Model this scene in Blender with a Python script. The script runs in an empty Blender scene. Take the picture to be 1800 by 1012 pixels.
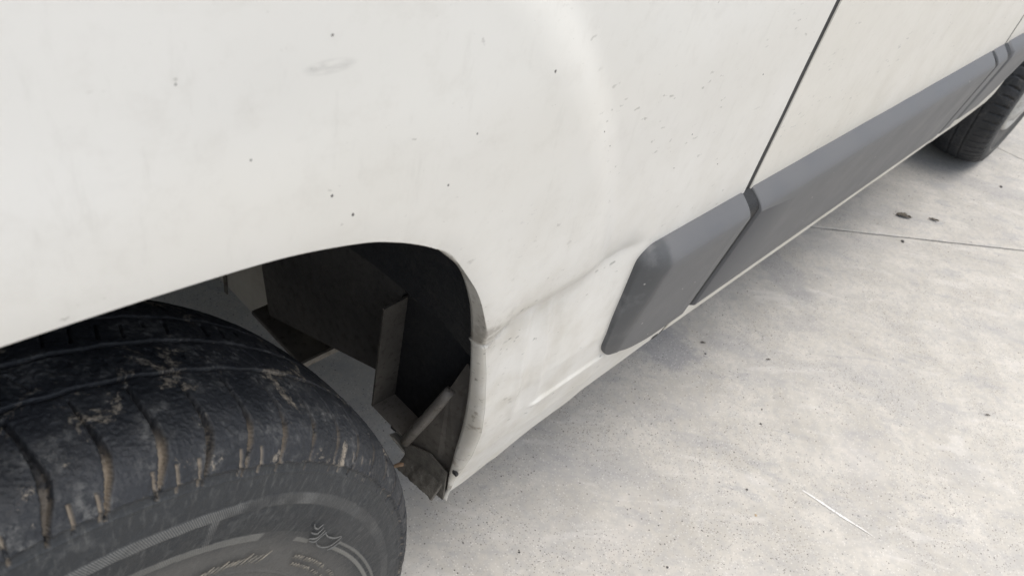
import bpy, math, random
import numpy as np
from mathutils import Vector, Matrix

random.seed(4); RNG = np.random.default_rng(7)
scene = bpy.context.scene
COL = scene.collection
R = math.radians

# ------------------------------------------------------------------ camera
cam_d = bpy.data.cameras.new('camera')
cam = bpy.data.objects.new('camera', cam_d); COL.objects.link(cam)
cam_d.sensor_width = 36.0; cam_d.lens = 26.16
cam_d.clip_start = 0.01; cam_d.clip_end = 3000
FW = Vector((0.62606564, 0.44015197, -0.64366766)); RT = Vector((0.69090966, -0.69580534, 0.19621103)); UP = Vector((0.36150472, 0.56755719, 0.73972507))
cam.matrix_world = Matrix(((RT.x, UP.x, -FW.x, 0.0), (RT.y, UP.y, -FW.y, -0.26566), (RT.z, UP.z, -FW.z, 1.04679), (0, 0, 0, 1)))
cam_d.dof.use_dof = True; cam_d.dof.focus_distance = 0.75; cam_d.dof.aperture_fstop = 12.0
scene.camera = cam

# ------------------------------------------------------------------ sky, sun, exposure
SUN_EL, SUN_AZ = 82.0, 285.0        # azimuth of the sun measured counter-clockwise from +X (it stands on the camera's side of the van)
world = bpy.data.worlds.new('World'); scene.world = world; world.use_nodes = True
wn = world.node_tree; wn.nodes.clear()
sky = wn.nodes.new('ShaderNodeTexSky'); sky.sky_type = 'NISHITA'; sky.sun_disc = False
sky.sun_elevation = R(SUN_EL); sky.sun_rotation = R(90 - SUN_AZ)
sky.air_density = 1.0; sky.dust_density = 3.0; sky.ozone_density = 1.0
hs = wn.nodes.new('ShaderNodeHueSaturation'); hs.inputs['Saturation'].default_value = 0.5
bg = wn.nodes.new('ShaderNodeBackground'); bg.inputs['Strength'].default_value = 0.15
wo = wn.nodes.new('ShaderNodeOutputWorld')
wn.links.new(sky.outputs[0], hs.inputs['Color']); wn.links.new(hs.outputs[0], bg.inputs['Color']); wn.links.new(bg.outputs[0], wo.inputs['Surface'])
sd = bpy.data.lights.new('sun', 'SUN'); sd.energy = 1.5; sd.angle = R(50); sd.color = (1.0, 0.955, 0.89)
so = bpy.data.objects.new('sun', sd); COL.objects.link(so)
sv = Vector((math.cos(R(SUN_EL)) * math.cos(R(SUN_AZ)), math.cos(R(SUN_EL)) * math.sin(R(SUN_AZ)), math.sin(R(SUN_EL))))
so.rotation_euler = sv.to_track_quat('Z', 'Y').to_euler()
scene.view_settings.view_transform = 'Standard'; scene.view_settings.look = 'None'
scene.view_settings.gamma = 1.0; scene.view_settings.use_curve_mapping = False
scene.view_settings.exposure = 0.70
scene.render.engine = 'CYCLES'
scene.cycles.max_bounces = 8; scene.cycles.diffuse_bounces = 5

# ------------------------------------------------------------------ node helpers
class NT:
    def __init__(s, name):
        s.m = bpy.data.materials.new(name); s.m.use_nodes = True
        s.t = s.m.node_tree; s.t.nodes.clear()
        s.out = s.t.nodes.new('ShaderNodeOutputMaterial')
        s.b = s.t.nodes.new('ShaderNodeBsdfPrincipled')
        s.t.links.new(s.b.outputs[0], s.out.inputs['Surface'])
    def n(s, typ, **kw):
        nd = s.t.nodes.new(typ)
        for k, v in kw.items(): setattr(nd, k, v)
        return nd
    def put(s, sock, v):
        if isinstance(v, bpy.types.NodeSocket): s.t.links.new(v, sock)
        elif v is not None:
            if isinstance(v, (tuple, list)) and len(v) == 3 and sock.type == 'RGBA': v = (*v, 1)
            sock.default_value = v
    def coord(s, scale=(1, 1, 1), rot=(0, 0, 0), out='Object'):
        tc = s.n('ShaderNodeTexCoord'); mp = s.n('ShaderNodeMapping')
        s.t.links.new(tc.outputs[out], mp.inputs[0]); mp.inputs['Scale'].default_value = scale; mp.inputs['Rotation'].default_value = rot
        return mp.outputs[0]
    def coord2(s, ang, scale):
        tc = s.n('ShaderNodeTexCoord'); mp = s.n('ShaderNodeMapping'); m2 = s.n('ShaderNodeMapping')
        s.t.links.new(tc.outputs['Object'], mp.inputs[0]); mp.inputs['Rotation'].default_value = (0, 0, R(ang))
        s.t.links.new(mp.outputs[0], m2.inputs[0]); m2.inputs['Scale'].default_value = scale
        return m2.outputs[0]
    def noise(s, vec, scale, detail=4, rough=.55, dist=0, col=False):
        nd = s.n('ShaderNodeTexNoise'); s.put(nd.inputs['Vector'], vec)
        nd.inputs['Scale'].default_value = scale; nd.inputs['Detail'].default_value = detail
        nd.inputs['Roughness'].default_value = rough; nd.inputs['Distortion'].default_value = dist
        return nd.outputs['Color' if col else 'Fac']
    def voro(s, vec, scale, feature='F1', out='Distance', rand=1.0):
        nd = s.n('ShaderNodeTexVoronoi', feature=feature); s.put(nd.inputs['Vector'], vec)
        nd.inputs['Scale'].default_value = scale; nd.inputs['Randomness'].default_value = rand
        return nd.outputs[out]
    def math(s, op, a, b=None, c=None, clamp=False):
        nd = s.n('ShaderNodeMath', operation=op, use_clamp=clamp); s.put(nd.inputs[0], a)
        if b is not None: s.put(nd.inputs[1], b)
        if c is not None: s.put(nd.inputs[2], c)
        return nd.outputs[0]
    def ramp(s, v, a, b, lo=0.0, hi=1.0, smooth=True):
        nd = s.n('ShaderNodeMapRange', interpolation_type='SMOOTHSTEP' if smooth else 'LINEAR')
        s.put(nd.inputs[0], v); nd.inputs[1].default_value = a; nd.inputs[2].default_value = b
        nd.inputs[3].default_value = lo; nd.inputs[4].default_value = hi
        return nd.outputs[0]
    def mix(s, f, a, b, blend='MIX'):
        nd = s.n('ShaderNodeMix', data_type='RGBA', blend_type=blend); s.put(nd.inputs[0], f); s.put(nd.inputs[6], a); s.put(nd.inputs[7], b)
        return nd.outputs[2]
    def attr(s, name):
        nd = s.n('ShaderNodeAttribute'); nd.attribute_name = name; return nd.outputs['Fac']
    def sep(s, vec):
        nd = s.n('ShaderNodeSeparateXYZ'); s.put(nd.inputs[0], vec); return nd.outputs
    def bump(s, h, strength=.3, dist=.001, normal=None):
        nd = s.n('ShaderNodeBump'); s.put(nd.inputs['Height'], h); nd.inputs['Strength'].default_value = strength; nd.inputs['Distance'].default_value = dist
        if normal is not None: s.put(nd.inputs['Normal'], normal)
        return nd.outputs[0]
    def fin(s, col=None, rough=None, normal=None, spec=None, metal=None, coat=None, coat_rough=None):
        if col is not None: s.put(s.b.inputs['Base Color'], col)
        if rough is not None: s.put(s.b.inputs['Roughness'], rough)
        if normal is not None: s.put(s.b.inputs['Normal'], normal)
        if spec is not None: s.put(s.b.inputs['Specular IOR Level'], spec)
        if metal is not None: s.put(s.b.inputs['Metallic'], metal)
        if coat is not None: s.put(s.b.inputs['Coat Weight'], coat)
        if coat_rough is not None: s.put(s.b.inputs['Coat Roughness'], coat_rough)
        return s.m

def paint(name, tint, dirt_bounce_amount=1.0):
    s = NT(name); v = s.coord(); X, Y, Z = s.sep(v)
    big = s.noise(v, 3.0, 3); mid = s.noise(v, 14.0, 5, .6); fine = s.noise(v, 120.0, 4, .65)
    col = s.mix(s.ramp(big, .38, .68), tint, tuple(c * k for c, k in zip(tint, (.965, .962, .945))))
    # streaky road film and wheel-opening splash; warm ground bounce painted in towards the sill
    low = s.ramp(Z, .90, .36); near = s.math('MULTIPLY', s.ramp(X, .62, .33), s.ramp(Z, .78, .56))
    film_bounce = s.math('MULTIPLY', s.ramp(mid, .35, .75), s.math('ADD', s.math('MULTIPLY', low, .52), s.math('MULTIPLY', near, .4)), clamp=True)
    col = s.mix(s.math('MULTIPLY', film_bounce, dirt_bounce_amount), col, (.47, .43, .35))
    fl = s.attr('flange')
    # band of wheel dust and the body bend's reflection painted in, with an uneven upper edge
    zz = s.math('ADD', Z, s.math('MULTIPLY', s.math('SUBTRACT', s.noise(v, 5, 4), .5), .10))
    col = s.mix(s.math('MULTIPLY', s.ramp(zz, .875, .80), .17 * dirt_bounce_amount), col, (.50, .45, .36))
    mott = s.noise(v, 42, 6, .7)
    col = s.mix(s.math('MULTIPLY', s.ramp(mott, .48, .70), .13), col, (.46, .43, .37))
    col = s.mix(s.math('MULTIPLY', s.ramp(s.noise(s.coord((1, 1, .25)), 70, 5, .7), .56, .72), .12), col, (.40, .38, .33))
    col = s.mix(s.math('MULTIPLY', fl, s.ramp(mid, .25, .7, .22, .62)), col, (.40, .375, .32))
    col = s.mix(s.math('MULTIPLY', s.math('MULTIPLY', fl, s.ramp(s.noise(v, 45, 5, .7), .56, .66)), .6), col, (.17, .13, .095))
    # insect and tar specks: small, elongated, sparse cells
    def specks(scale, vecscale, rot, thr, size, colr, inp, strength=1.0, region=None):
        w = s.coord(vecscale, rot); w2 = s.n('ShaderNodeVectorMath', operation='ADD'); s.put(w2.inputs[0], w)
        nz = s.n('ShaderNodeVectorMath', operation='SCALE'); s.put(nz.inputs[0], s.noise(v, 90, 3, .7, col=True)); nz.inputs['Scale'].default_value = .012
        s.put(w2.inputs[1], nz.outputs[0])
        d = s.voro(w2.outputs[0], scale); cc = s.sep(s.voro(w2.outputs[0], scale, out='Color'))
        pick = s.ramp(cc[0], thr, thr + .001)
        rad = s.math('MULTIPLY', s.math('POWER', cc[1], 2.2), size)
        if region is not None: pick = s.math('MULTIPLY', pick, region)
        m = s.math('MULTIPLY', s.math('SUBTRACT', 1.0, s.math('DIVIDE', d, s.math('ADD', rad, .015)), clamp=True), 2.2, clamp=True)
        return s.mix(s.math('MULTIPLY', s.math('MULTIPLY', m, pick), strength), inp, colr)
    rg = s.ramp(s.noise(v, 7.0, 3), .40, .62)
    col = specks(48, (1, .5, 1), (0, .0, 0), .66, .13, (.17, .16, .14), col, .8, rg)
    col = specks(85, (.6, .5, 1.4), (0, .75, 0), .60, .22, (.27, .26, .23), col, .75, s.ramp(s.noise(v, 9.0, 3), .38, .6))
    col = specks(140, (.42, .5, 1.4), (0, .62, 0), .5, .3, (.40, .385, .34), col, .8, s.ramp(s.noise(v, 11, 3), .42, .58))
    splash = s.math('MULTIPLY', s.math('MULTIPLY', s.ramp(X, .50, .35), s.ramp(X, .24, .32)), s.math('MULTIPLY', s.ramp(Z, .80, .62), s.ramp(Z, .38, .50)))
    splash = s.math('MULTIPLY', splash, s.ramp(s.noise(v, 28, 4), .42, .62))
    col = specks(190, (.7, .8, 1.2), (0, .7, 0), .35, .5, (.10, .085, .065), col, .9, splash)
    col = specks(100, (.7, .8, 1.2), (0, .7, 0), .5, .34, (.13, .11, .085), col, .9, splash)
    # greasy smudge at the seam on the wheel opening
    sm = s.math('MULTIPLY', s.math('MULTIPLY', s.ramp(X, .415, .365), s.ramp(Z, .655, .61)), s.math('MULTIPLY', s.ramp(Z, .565, .595), s.ramp(s.noise(v, 60, 5, .7), .42, .62)))
    col = s.mix(s.math('MULTIPLY', sm, .55), col, (.16, .13, .10))
    # one wiped smear above the wheel opening
    e = s.math('ADD', s.math('POWER', s.math('MULTIPLY', s.math('SUBTRACT', X, .189), 70.0), 2.0), s.math('POWER', s.math('MULTIPLY', s.math('SUBTRACT', Z, .889), 260.0), 2.0))
    col = s.mix(s.math('MULTIPLY', s.math('MULTIPLY', s.ramp(e, 1.3, .1), s.ramp(s.noise(s.coord((1, 1, 5)), 60, 4, .6), .38, .62)), .5), col, (.42, .41, .38))
    # grey wiped smears
    w = s.coord((2.2, 1, 12), (0, -.12, 0)); smear = s.ramp(s.noise(w, 2.6, 5, .6, .3), .66, .80)
    col = s.mix(s.math('MULTIPLY', smear, .16), col, (.45, .44, .42))
    rough = s.ramp(s.math('ADD', s.math('MULTIPLY', mid, .6), s.math('MULTIPLY', fine, .4)), .3, .7, .30, .46)
    nrm = s.bump(s.noise(v, 260, 2), .10, .0004); nrm = s.bump(s.noise(v, 5.5, 3), .22, .006, nrm)
    return s.fin(col, rough, nrm, spec=.45, coat=.25, coat_rough=.28)

M = {}
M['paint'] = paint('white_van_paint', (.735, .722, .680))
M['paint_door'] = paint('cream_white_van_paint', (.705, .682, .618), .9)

def plastic():
    s = NT('grey_trim_plastic'); v = s.coord()
    n1 = s.noise(v, 9, 5, .6); n2 = s.noise(s.coord((1, 1, 6), (0, .5, 0)), 12, 5, .6); f = s.noise(v, 900, 2)
    col = s.mix(s.ramp(n1, .35, .7), (.102, .104, .108), (.120, .121, .123))
    col = s.mix(s.math('MULTIPLY', s.ramp(n2, .60, .74), .22), col, (.080, .083, .087))
    X, Y, Z = s.sep(v)
    # darker tone and whitish scuffs on the end nearest the wheel
    dark_end = s.math('MULTIPLY', s.math('MULTIPLY', s.ramp(s.math('ADD', X, s.math('MULTIPLY', s.math('SUBTRACT', s.noise(v, 30, 4), .5), .02)), .632, .620), s.ramp(s.noise(v, 26, 5, .65), .25, .5)), .72)
    col = s.mix(dark_end, col, (.055, .058, .06))
    sc = s.math('MULTIPLY', s.ramp(s.noise(s.coord((3, 3, 22), (0, .9, 0)), 9, 6, .7), .70, .80), .35)
    col = s.mix(sc, col, (.34, .34, .33))
    d = s.voro(v, 60); cc = s.sep(s.voro(v, 60, out='Color'))
    sp = s.math('MULTIPLY', s.ramp(cc[0], .93, .931), s.ramp(d, .12, .05))
    col = s.mix(sp, col, (.42, .41, .38))
    nrm = s.bump(f, .15, .0003)
    return s.fin(col, s.ramp(n1, .3, .7, .44, .56), nrm, spec=.4)
M['plastic'] = plastic()

def rubber_tyre():
    s = NT('dusty_tyre_rubber'); v = s.coord(); at = s.attr
    tread, slot, r_, th = at('tread'), at('slot'), at('rad'), at('ang')
    n1 = s.noise(v, 38, 6, .68); n2 = s.noise(v, 160, 5, .7); n3 = s.noise(v, 14, 4, .6); n4 = s.noise(v, 420, 3, .7)
    base = s.mix(s.ramp(n3, .35, .7), (.013, .015, .018), (.024, .026, .030))
    side = s.mix(s.ramp(n3, .3, .7), (.025, .027, .029), (.042, .043, .043)); side = s.mix(s.math('MULTIPLY', at('panel'), .85), side, (.017, .020, .023))
    col = s.mix(tread, side, base)
    # grey dust film everywhere, scuffed off in places
    g1 = s.math('MULTIPLY', s.math('MULTIPLY', s.ramp(n1, .46, .68), s.ramp(n2, .40, .60)), s.ramp(at('cut'), .1, .5, 1, .1))
    col = s.mix(s.math('MULTIPLY', s.math('MULTIPLY', g1, s.math('MULTIPLY', s.ramp(at('mudamt'), 0, 1, .35, 1), s.ramp(tread, 0, 1, .45, 1))), .70), col, (.13, .13, .125))
    col = s.mix(s.math('MULTIPLY', at('cut'), .8), col, (.010, .011, .013))  # clean rubber in the slots, with their shade painted into the colour
    # dried mud: tan, clumped
    mud = s.math('MULTIPLY', s.math('MULTIPLY', s.ramp(s.noise(v, 24, 6, .74, .6), .555, .63), s.ramp(n4, .36, .52)), tread)
    col = s.mix(s.math('MULTIPLY', s.math('MULTIPLY', mud, at('mudamt')), .75), col, (.27, .235, .185))
    fill = s.math('MULTIPLY', s.math('MULTIPLY', slot, at('mudamt')), s.math('MULTIPLY', s.ramp(s.noise(v, 75, 4, .7), .38, .48), .85))
    col = s.mix(fill, col, (.27, .225, .17))
    # streaks of dust running radially over the sidewall, in tyre coordinates
    cmb = s.n('ShaderNodeCombineXYZ'); s.put(cmb.inputs[0], s.math('MULTIPLY', th, 26.0)); s.put(cmb.inputs[1], s.math('MULTIPLY', r_, 22.0))
    st = s.noise(cmb.outputs[0], 3.2, 5, .65)
    inv = s.math('SUBTRACT', 1.0, tread)
    col = s.mix(s.math('MULTIPLY', s.math('MULTIPLY', s.ramp(st, .50, .74), inv), .34), col, (.15, .15, .14))
    lowdust = s.math('MULTIPLY', s.ramp(r_, .262, .235), inv)
    col = s.mix(s.math('MULTIPLY', lowdust, .6), col, (.115, .110, .100))
    # moulded bands with fine ribbing: dust sits on the ribs
    rib = s.math('SINE', s.math('MULTIPLY', s.math('ADD', th, s.math('MULTIPLY', r_, 2.4)), 1080.0))
    rib = s.ramp(rib, -.6, .8)
    band = at('band')
    brk = s.ramp(s.noise(v, 20, 4, .6), .32, .55)
    bc = s.mix(rib, (.07, .073, .075), (.21, .21, .195))
    col = s.mix(s.math('MULTIPLY', s.math('MULTIPLY', band, brk), .6), col, bc)
    pale = at('pale')
    col = s.mix(s.math('MULTIPLY', pale, .75), col, (.19, .185, .165))
    h = s.math('ADD', s.math('MULTIPLY', n2, .6), s.math('MULTIPLY', n4, .4))
    nrm = s.bump(h, .8, .0016); nrm = s.bump(s.math('MULTIPLY', rib, band), .35, .0006, nrm); nrm = s.bump(n1, .5, .003, nrm)
    return s.fin(col, s.ramp(n1, .3, .7, .50, .72), nrm, spec=.42)
M['tyre'] = rubber_tyre()

def simple(name, a, b, scale=20, rough=(.5, .8), metal=0, bump=.3, bd=.002, spec=.5, spots=None):
    s = NT(name); v = s.coord(); n1 = s.noise(v, scale, 6, .65); n2 = s.noise(v, scale * 9, 4, .65)
    col = s.mix(s.ramp(n1, .35, .65), a, b)
    if spots: col = s.mix(s.math('MULTIPLY', s.ramp(n2, .56, .66), .7), col, spots)
    return s.fin(col, s.ramp(n2, .3, .7, rough[0], rough[1]), s.bump(s.math('ADD', n1, s.math('MULTIPLY', n2, .4)), bump, bd), spec, metal)
M['liner'] = simple('dark_inner_body', (.013, .014, .017), (.022, .022, .022), 9, spots=(.035, .032, .028))
M['chassis'] = simple('dusty_chassis_steel', (.07, .062, .052), (.12, .108, .09), 12, spots=(.05, .04, .03))
M['beam'] = simple('dark_painted_beam', (.045, .042, .038), (.065, .060, .054), 9, spots=(.035, .03, .026))
M['chassis_pale'] = simple('dusty_bracket_steel', (.15, .135, .115), (.21, .19, .165), 16, spots=(.10, .085, .065))
M['pale_under'] = simple('pale_dusty_tank', (.34, .32, .28), (.42, .40, .36), 8)
M['crust'] = simple('crusted_rusty_steel', (.13, .12, .10), (.08, .072, .06), 70, (.8, .95), bump=1.0, bd=.003, spots=(.22, .205, .18))
M['rust'] = simple('rusty_clip', (.24, .13, .07), (.32, .22, .14), 90)
M['seal_and_shade'] = simple('black_rubber_seal_and_shade', (.010, .010, .010), (.018, .018, .018), 60, (.5, .7))
M['hub'] = simple('dusty_silver_hubcap', (.52, .52, .50), (.40, .40, .385), 22, (.35, .5), metal=.4, bump=.1, spots=(.30, .28, .25))
M['rim'] = simple('grey_wheel_steel', (.30, .30, .295), (.22, .22, .21), 30, (.4, .6), metal=.3, spots=(.14, .12, .10))
M['glass'] = simple('dark_window_glass', (.02, .024, .026), (.025, .03, .03), 2, (.04, .08), bump=0)
M['leaf'] = simple('dead_leaf', (.055, .045, .032), (.10, .08, .055), 160, bump=.6)
M['pebble'] = simple('dark_pebble', (.05, .048, .045), (.09, .085, .08), 200)
M['pebble_tan'] = simple('tan_pebble', (.36, .27, .17), (.42, .33, .22), 200)

def concrete():
    s = NT('pale_worn_concrete'); v = s.coord()
    d = s.coord((1.0, 1.0, 1.0), (0, 0, R(35)))
    a1 = s.noise(s.coord2(40, (1, 2.2, 1)), 2.6, 5, .6, .3); a2 = s.noise(v, 9, 6, .62, .2); a3 = s.noise(v, 55, 5, .65)
    col = s.mix(s.ramp(a2, .30, .72), (.395, .375, .336), (.495, .470, .424))
    col = s.mix(s.math('MULTIPLY', s.ramp(a1, .50, .70), .42), col, (.31, .31, .312))
    col = s.mix(s.math('MULTIPLY', s.ramp(s.noise(v, 4.2, 4, .6), .55, .75), .35), col, (.49, .455, .415))
    col = s.mix(s.math('MULTIPLY', s.ramp(a3, .42, .62), .42), col, (.34, .335, .325))
    # hand-trowelled smears
    tr = s.noise(s.coord2(47, (1, 3.2, 1)), 6.5, 6, .62, .5)
    col = s.mix(s.math('MULTIPLY', s.ramp(tr, .54, .68), .46), col, (.30, .30, .302))
    col = s.mix(s.math('MULTIPLY', s.ramp(tr, .46, .30), .40), col, (.58, .56, .525))
    # darker damp-looking stains along the van side
    def blot(cx, cy, rx, ry, ang, amt, colr, inp):
        tc = s.n('ShaderNodeTexCoord'); mp = s.n('ShaderNodeMapping'); mp.vector_type = 'TEXTURE'
        s.t.links.new(tc.outputs['Object'], mp.inputs[0])
        mp.inputs['Location'].default_value = (cx, cy, 0); mp.inputs['Rotation'].default_value = (0, 0, R(ang)); mp.inputs['Scale'].default_value = (rx, ry, 1)
        ln = s.n('ShaderNodeVectorMath', operation='LENGTH'); s.put(ln.inputs[0], mp.outputs[0])
        e = s.math('ADD', ln.outputs['Value'], s.math('MULTIPLY', s.math('SUBTRACT', s.noise(v, 16, 6, .65), .5), 2.0))
        return s.mix(s.math('MULTIPLY', s.ramp(e, 1.05, .55), amt), inp, colr)
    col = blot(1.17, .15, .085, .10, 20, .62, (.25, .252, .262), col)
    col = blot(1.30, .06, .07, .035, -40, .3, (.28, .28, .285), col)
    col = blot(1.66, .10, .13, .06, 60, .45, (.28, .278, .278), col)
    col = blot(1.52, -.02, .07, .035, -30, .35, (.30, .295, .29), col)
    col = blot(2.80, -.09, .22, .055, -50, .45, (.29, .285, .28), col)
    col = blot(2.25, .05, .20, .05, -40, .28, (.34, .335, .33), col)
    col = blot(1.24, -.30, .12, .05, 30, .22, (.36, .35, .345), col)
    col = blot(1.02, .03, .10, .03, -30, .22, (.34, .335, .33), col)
    # pores and dark grains of several sizes
    def pores(scale, thr, size, colr, amt, inp, mask=None):
        dd = s.voro(v, scale); cc = s.sep(s.voro(v, scale, out='Color'))
        m = s.math('MULTIPLY', s.ramp(cc[0], thr, thr + .001), s.ramp(dd, size, size * .45))
        m = s.math('MULTIPLY', m, s.math('MULTIPLY', s.math('ADD', .35, cc[1]), amt), clamp=True)
        if mask is not None: m = s.math('MULTIPLY', m, mask)
        return s.mix(m, inp, colr), m
    cl = s.ramp(s.noise(v, 6, 3), .36, .62)
    col, m1 = pores(300, .52, .36, (.12, .115, .11), .95, col, cl)
    col, m2 = pores(150, .80, .26, (.10, .095, .09), .95, col)
    col, m3 = pores(60, .96, .10, (.07, .065, .06), .9, col)
    col, m4 = pores(260, .6, .40, (.66, .64, .60), .5, col)
    hgt = s.math('SUBTRACT', s.math('ADD', s.math('MULTIPLY', a3, .7), s.math('MULTIPLY', s.noise(v, 420, 4, .7), .5)), s.math('ADD', m1, m2))
    return s.fin(col, .82, s.bump(hgt, .35, .0015), spec=.3)
M['concrete'] = concrete()
M['chalk'] = simple('chalky_scrape', (.74, .73, .71), (.62, .61, .58), 60, (.8, .9), bump=.1)
M['joint'] = simple('dark_joint_filler', (.09, .085, .08), (.17, .16, .15), 30, (.85, .95))
M['ground'] = simple('far_ground', (.36, .35, .33), (.42, .41, .39), .4, (.8, .9))

# ------------------------------------------------------------------ mesh helpers
def link(name, me, mat, parent=None):
    o = bpy.data.objects.new(name, me); COL.objects.link(o)
    if mat is not None: me.materials.append(mat)
    if parent is not None: o.parent = parent
    return o
def mesh(name, v, f, mat, parent=None, smooth=False):
    me = bpy.data.meshes.new(name); me.from_pydata([tuple(map(float, p)) for p in v], [], [tuple(map(int, q)) for q in f])
    if smooth: me.polygons.foreach_set('use_smooth', [True] * len(me.polygons))
    me.update(); return link(name, me, mat, parent)
def grid(name, P, mat, parent=None, smooth=True, flip=False, wrap_u=False, attrs=None):
    P = np.asarray(P, dtype=np.float64); nu, nv = P.shape[:2]
    I = np.arange(nu * nv).reshape(nu, nv)
    if wrap_u: I = np.vstack([I, I[:1]])
    q = np.stack([I[:-1, :-1], I[1:, :-1], I[1:, 1:], I[:-1, 1:]], -1).reshape(-1, 4)
    if flip: q = q[:, ::-1]
    me = bpy.data.meshes.new(name); me.vertices.add(nu * nv); me.vertices.foreach_set('co', P.reshape(-1))
    nq = len(q); me.loops.add(nq * 4); me.loops.foreach_set('vertex_index', q.reshape(-1).astype(np.int32))
    me.polygons.add(nq); me.polygons.foreach_set('loop_start', np.arange(0, nq * 4, 4, dtype=np.int32)); me.polygons.foreach_set('loop_total', np.full(nq, 4, dtype=np.int32))
    me.update(calc_edges=True)
    me.polygons.foreach_set('use_smooth', [smooth] * nq)
    for k, a in (attrs or {}).items():
        at = me.attributes.new(k, 'FLOAT', 'POINT'); at.data.foreach_set('value', np.asarray(a, dtype=np.float32).reshape(-1))
    me.validate(); return link(name, me, mat, parent)
def box(name, x0, x1, y0, y1, z0, z1, mat, parent=None, bev=.003):
    v = [(x, y, z) for x in (x0, x1) for y in (y0, y1) for z in (z0, z1)]
    f = [(0, 1, 3, 2), (4, 6, 7, 5), (0, 4, 5, 1), (2, 3, 7, 6), (0, 2, 6, 4), (1, 5, 7, 3)]
    o = mesh(name, v, f, mat, parent)
    if bev:
        m = o.modifiers.new('bevel', 'BEVEL'); m.width = bev; m.segments = 2
    return o
def tube_mesh(pts, rad, n=6, close=True):
    pts = [Vector(p) for p in pts]; vs, fs = [], []
    for i, p in enumerate(pts):
        t = (pts[min(i + 1, len(pts) - 1)] - pts[max(i - 1, 0)]).normalized()
        a = t.cross(Vector((0, 1, 0.01))); a = a.normalized() if a.length > 1e-6 else Vector((1, 0, 0)); b = t.cross(a)
        rr = rad[i] if isinstance(rad, (list, tuple)) else rad
        for k in range(n):
            an = 2 * math.pi * k / n; vs.append(p + rr * (math.cos(an) * a + math.sin(an) * b))
    for i in range(len(pts) - 1):
        for k in range(n): fs.append((i * n + k, i * n + (k + 1) % n, (i + 1) * n + (k + 1) % n, (i + 1) * n + k))
    if close: fs.append(tuple(range(n))[::-1]); fs.append(tuple((len(pts) - 1) * n + k for k in range(n)))
    return vs, fs
def empty(name, loc, **p):
    o = bpy.data.objects.new(name, None); COL.objects.link(o); o.location = loc
    for k, v in p.items(): o[k] = v
    return o
def sstep(a, b, x):
    t = np.clip((np.asarray(x, dtype=float) - a) / (b - a), 0, 1); return t * t * (3 - 2 * t)
def spline(pts, n):
    """Catmull-Rom through pts, resampled at n points of even arc length"""
    P = np.array(pts, dtype=float); Q = np.vstack([2 * P[0] - P[1], P, 2 * P[-1] - P[-2]]); out = []
    for i in range(1, len(Q) - 2):
        t = np.linspace(0, 1, 24, endpoint=False)[:, None]
        out.append(.5 * ((2 * Q[i]) + (Q[i + 1] - Q[i - 1]) * t + (2 * Q[i - 1] - 5 * Q[i] + 4 * Q[i + 1] - Q[i + 2]) * t ** 2 + (3 * Q[i] - Q[i - 1] - 3 * Q[i + 1] + Q[i + 2]) * t ** 3))
    out = np.vstack(out + [P[-1:]]); L = np.r_[0, np.cumsum(np.linalg.norm(np.diff(out, axis=0), axis=1))]
    s = np.linspace(0, L[-1], n); return np.stack([np.interp(s, L, out[:, k]) for k in range(P.shape[1])], 1)
def vnoise(x, y, seed=0):
    """value noise on numpy arrays"""
    xi, yi = np.floor(x).astype(np.int64), np.floor(y).astype(np.int64); fx, fy = x - xi, y - yi
    fx, fy = fx * fx * (3 - 2 * fx), fy * fy * (3 - 2 * fy)
    def h(a, b):
        n = (a * 374761393 + b * 668265263 + seed * 1442695041) & 0x7fffffff
        n = ((n ^ (n >> 13)) * 1274126177) & 0x7fffffff; return ((n ^ (n >> 16)) & 0xffff) / 65535.0
    return (h(xi, yi) * (1 - fx) + h(xi + 1, yi) * fx) * (1 - fy) + (h(xi, yi + 1) * (1 - fx) + h(xi + 1, yi + 1) * fx) * fy

# ------------------------------------------------------------------ the setting: concrete
ground = mesh('ground', [(-300, -300, -.03), (300, -300, -.03), (300, 300, -.03), (-300, 300, -.03)], [(0, 1, 2, 3)], M['ground'])
ground['kind'] = 'structure'
pave = empty('concrete_pavement', (0, 0, 0), kind='structure')
base = mesh('joint_bed', [(-14, -14, -.012), (18, -14, -.012), (18, 16, -.012), (-14, 16, -.012)], [(0, 1, 2, 3)], M['joint'], pave)
base['kind'] = 'structure'
def clip(poly, p, n):
    out = []
    for i in range(len(poly)):
        a, b = poly[i], poly[(i + 1) % len(poly)]
        da, db = (a[0] - p[0]) * n[0] + (a[1] - p[1]) * n[1], (b[0] - p[0]) * n[0] + (b[1] - p[1]) * n[1]
        if da >= 0: out.append(a)
        if (da >= 0) != (db >= 0):
            t = da / (da - db); out.append((a[0] + t * (b[0] - a[0]), a[1] + t * (b[1] - a[1])))
    return out
def jag(poly, amp=.0012):
    """walk the outline in the part near the van with small random offsets so that the joint is not ruled"""
    out = []
    for i in range(len(poly)):
        a, b = np.array(poly[i]), np.array(poly[(i + 1) % len(poly)]); L = np.linalg.norm(b - a); d = (b - a) / L; nn = np.array([-d[1], d[0]])
        ts = [0.0]
        s0 = 0.0
        while s0 < L - .02:
            p = a + d * s0; near = -1.5 < p[0] < 6 and -2.5 < p[1] < 3
            s0 += .008 if near else .5
            if s0 < L - .01: ts.append(s0)
        for t in ts:
            p = a + d * t; w = amp * (vnoise(np.array([t * 40.]), np.array([i * 7.3]), 3)[0] - .5 + .6 * (vnoise(np.array([t * 150.]), np.array([i * 3.3]), 5)[0] - .5)) * 2 if t > 0 else 0
            out.append(tuple(p + nn * w))
    return out
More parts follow.
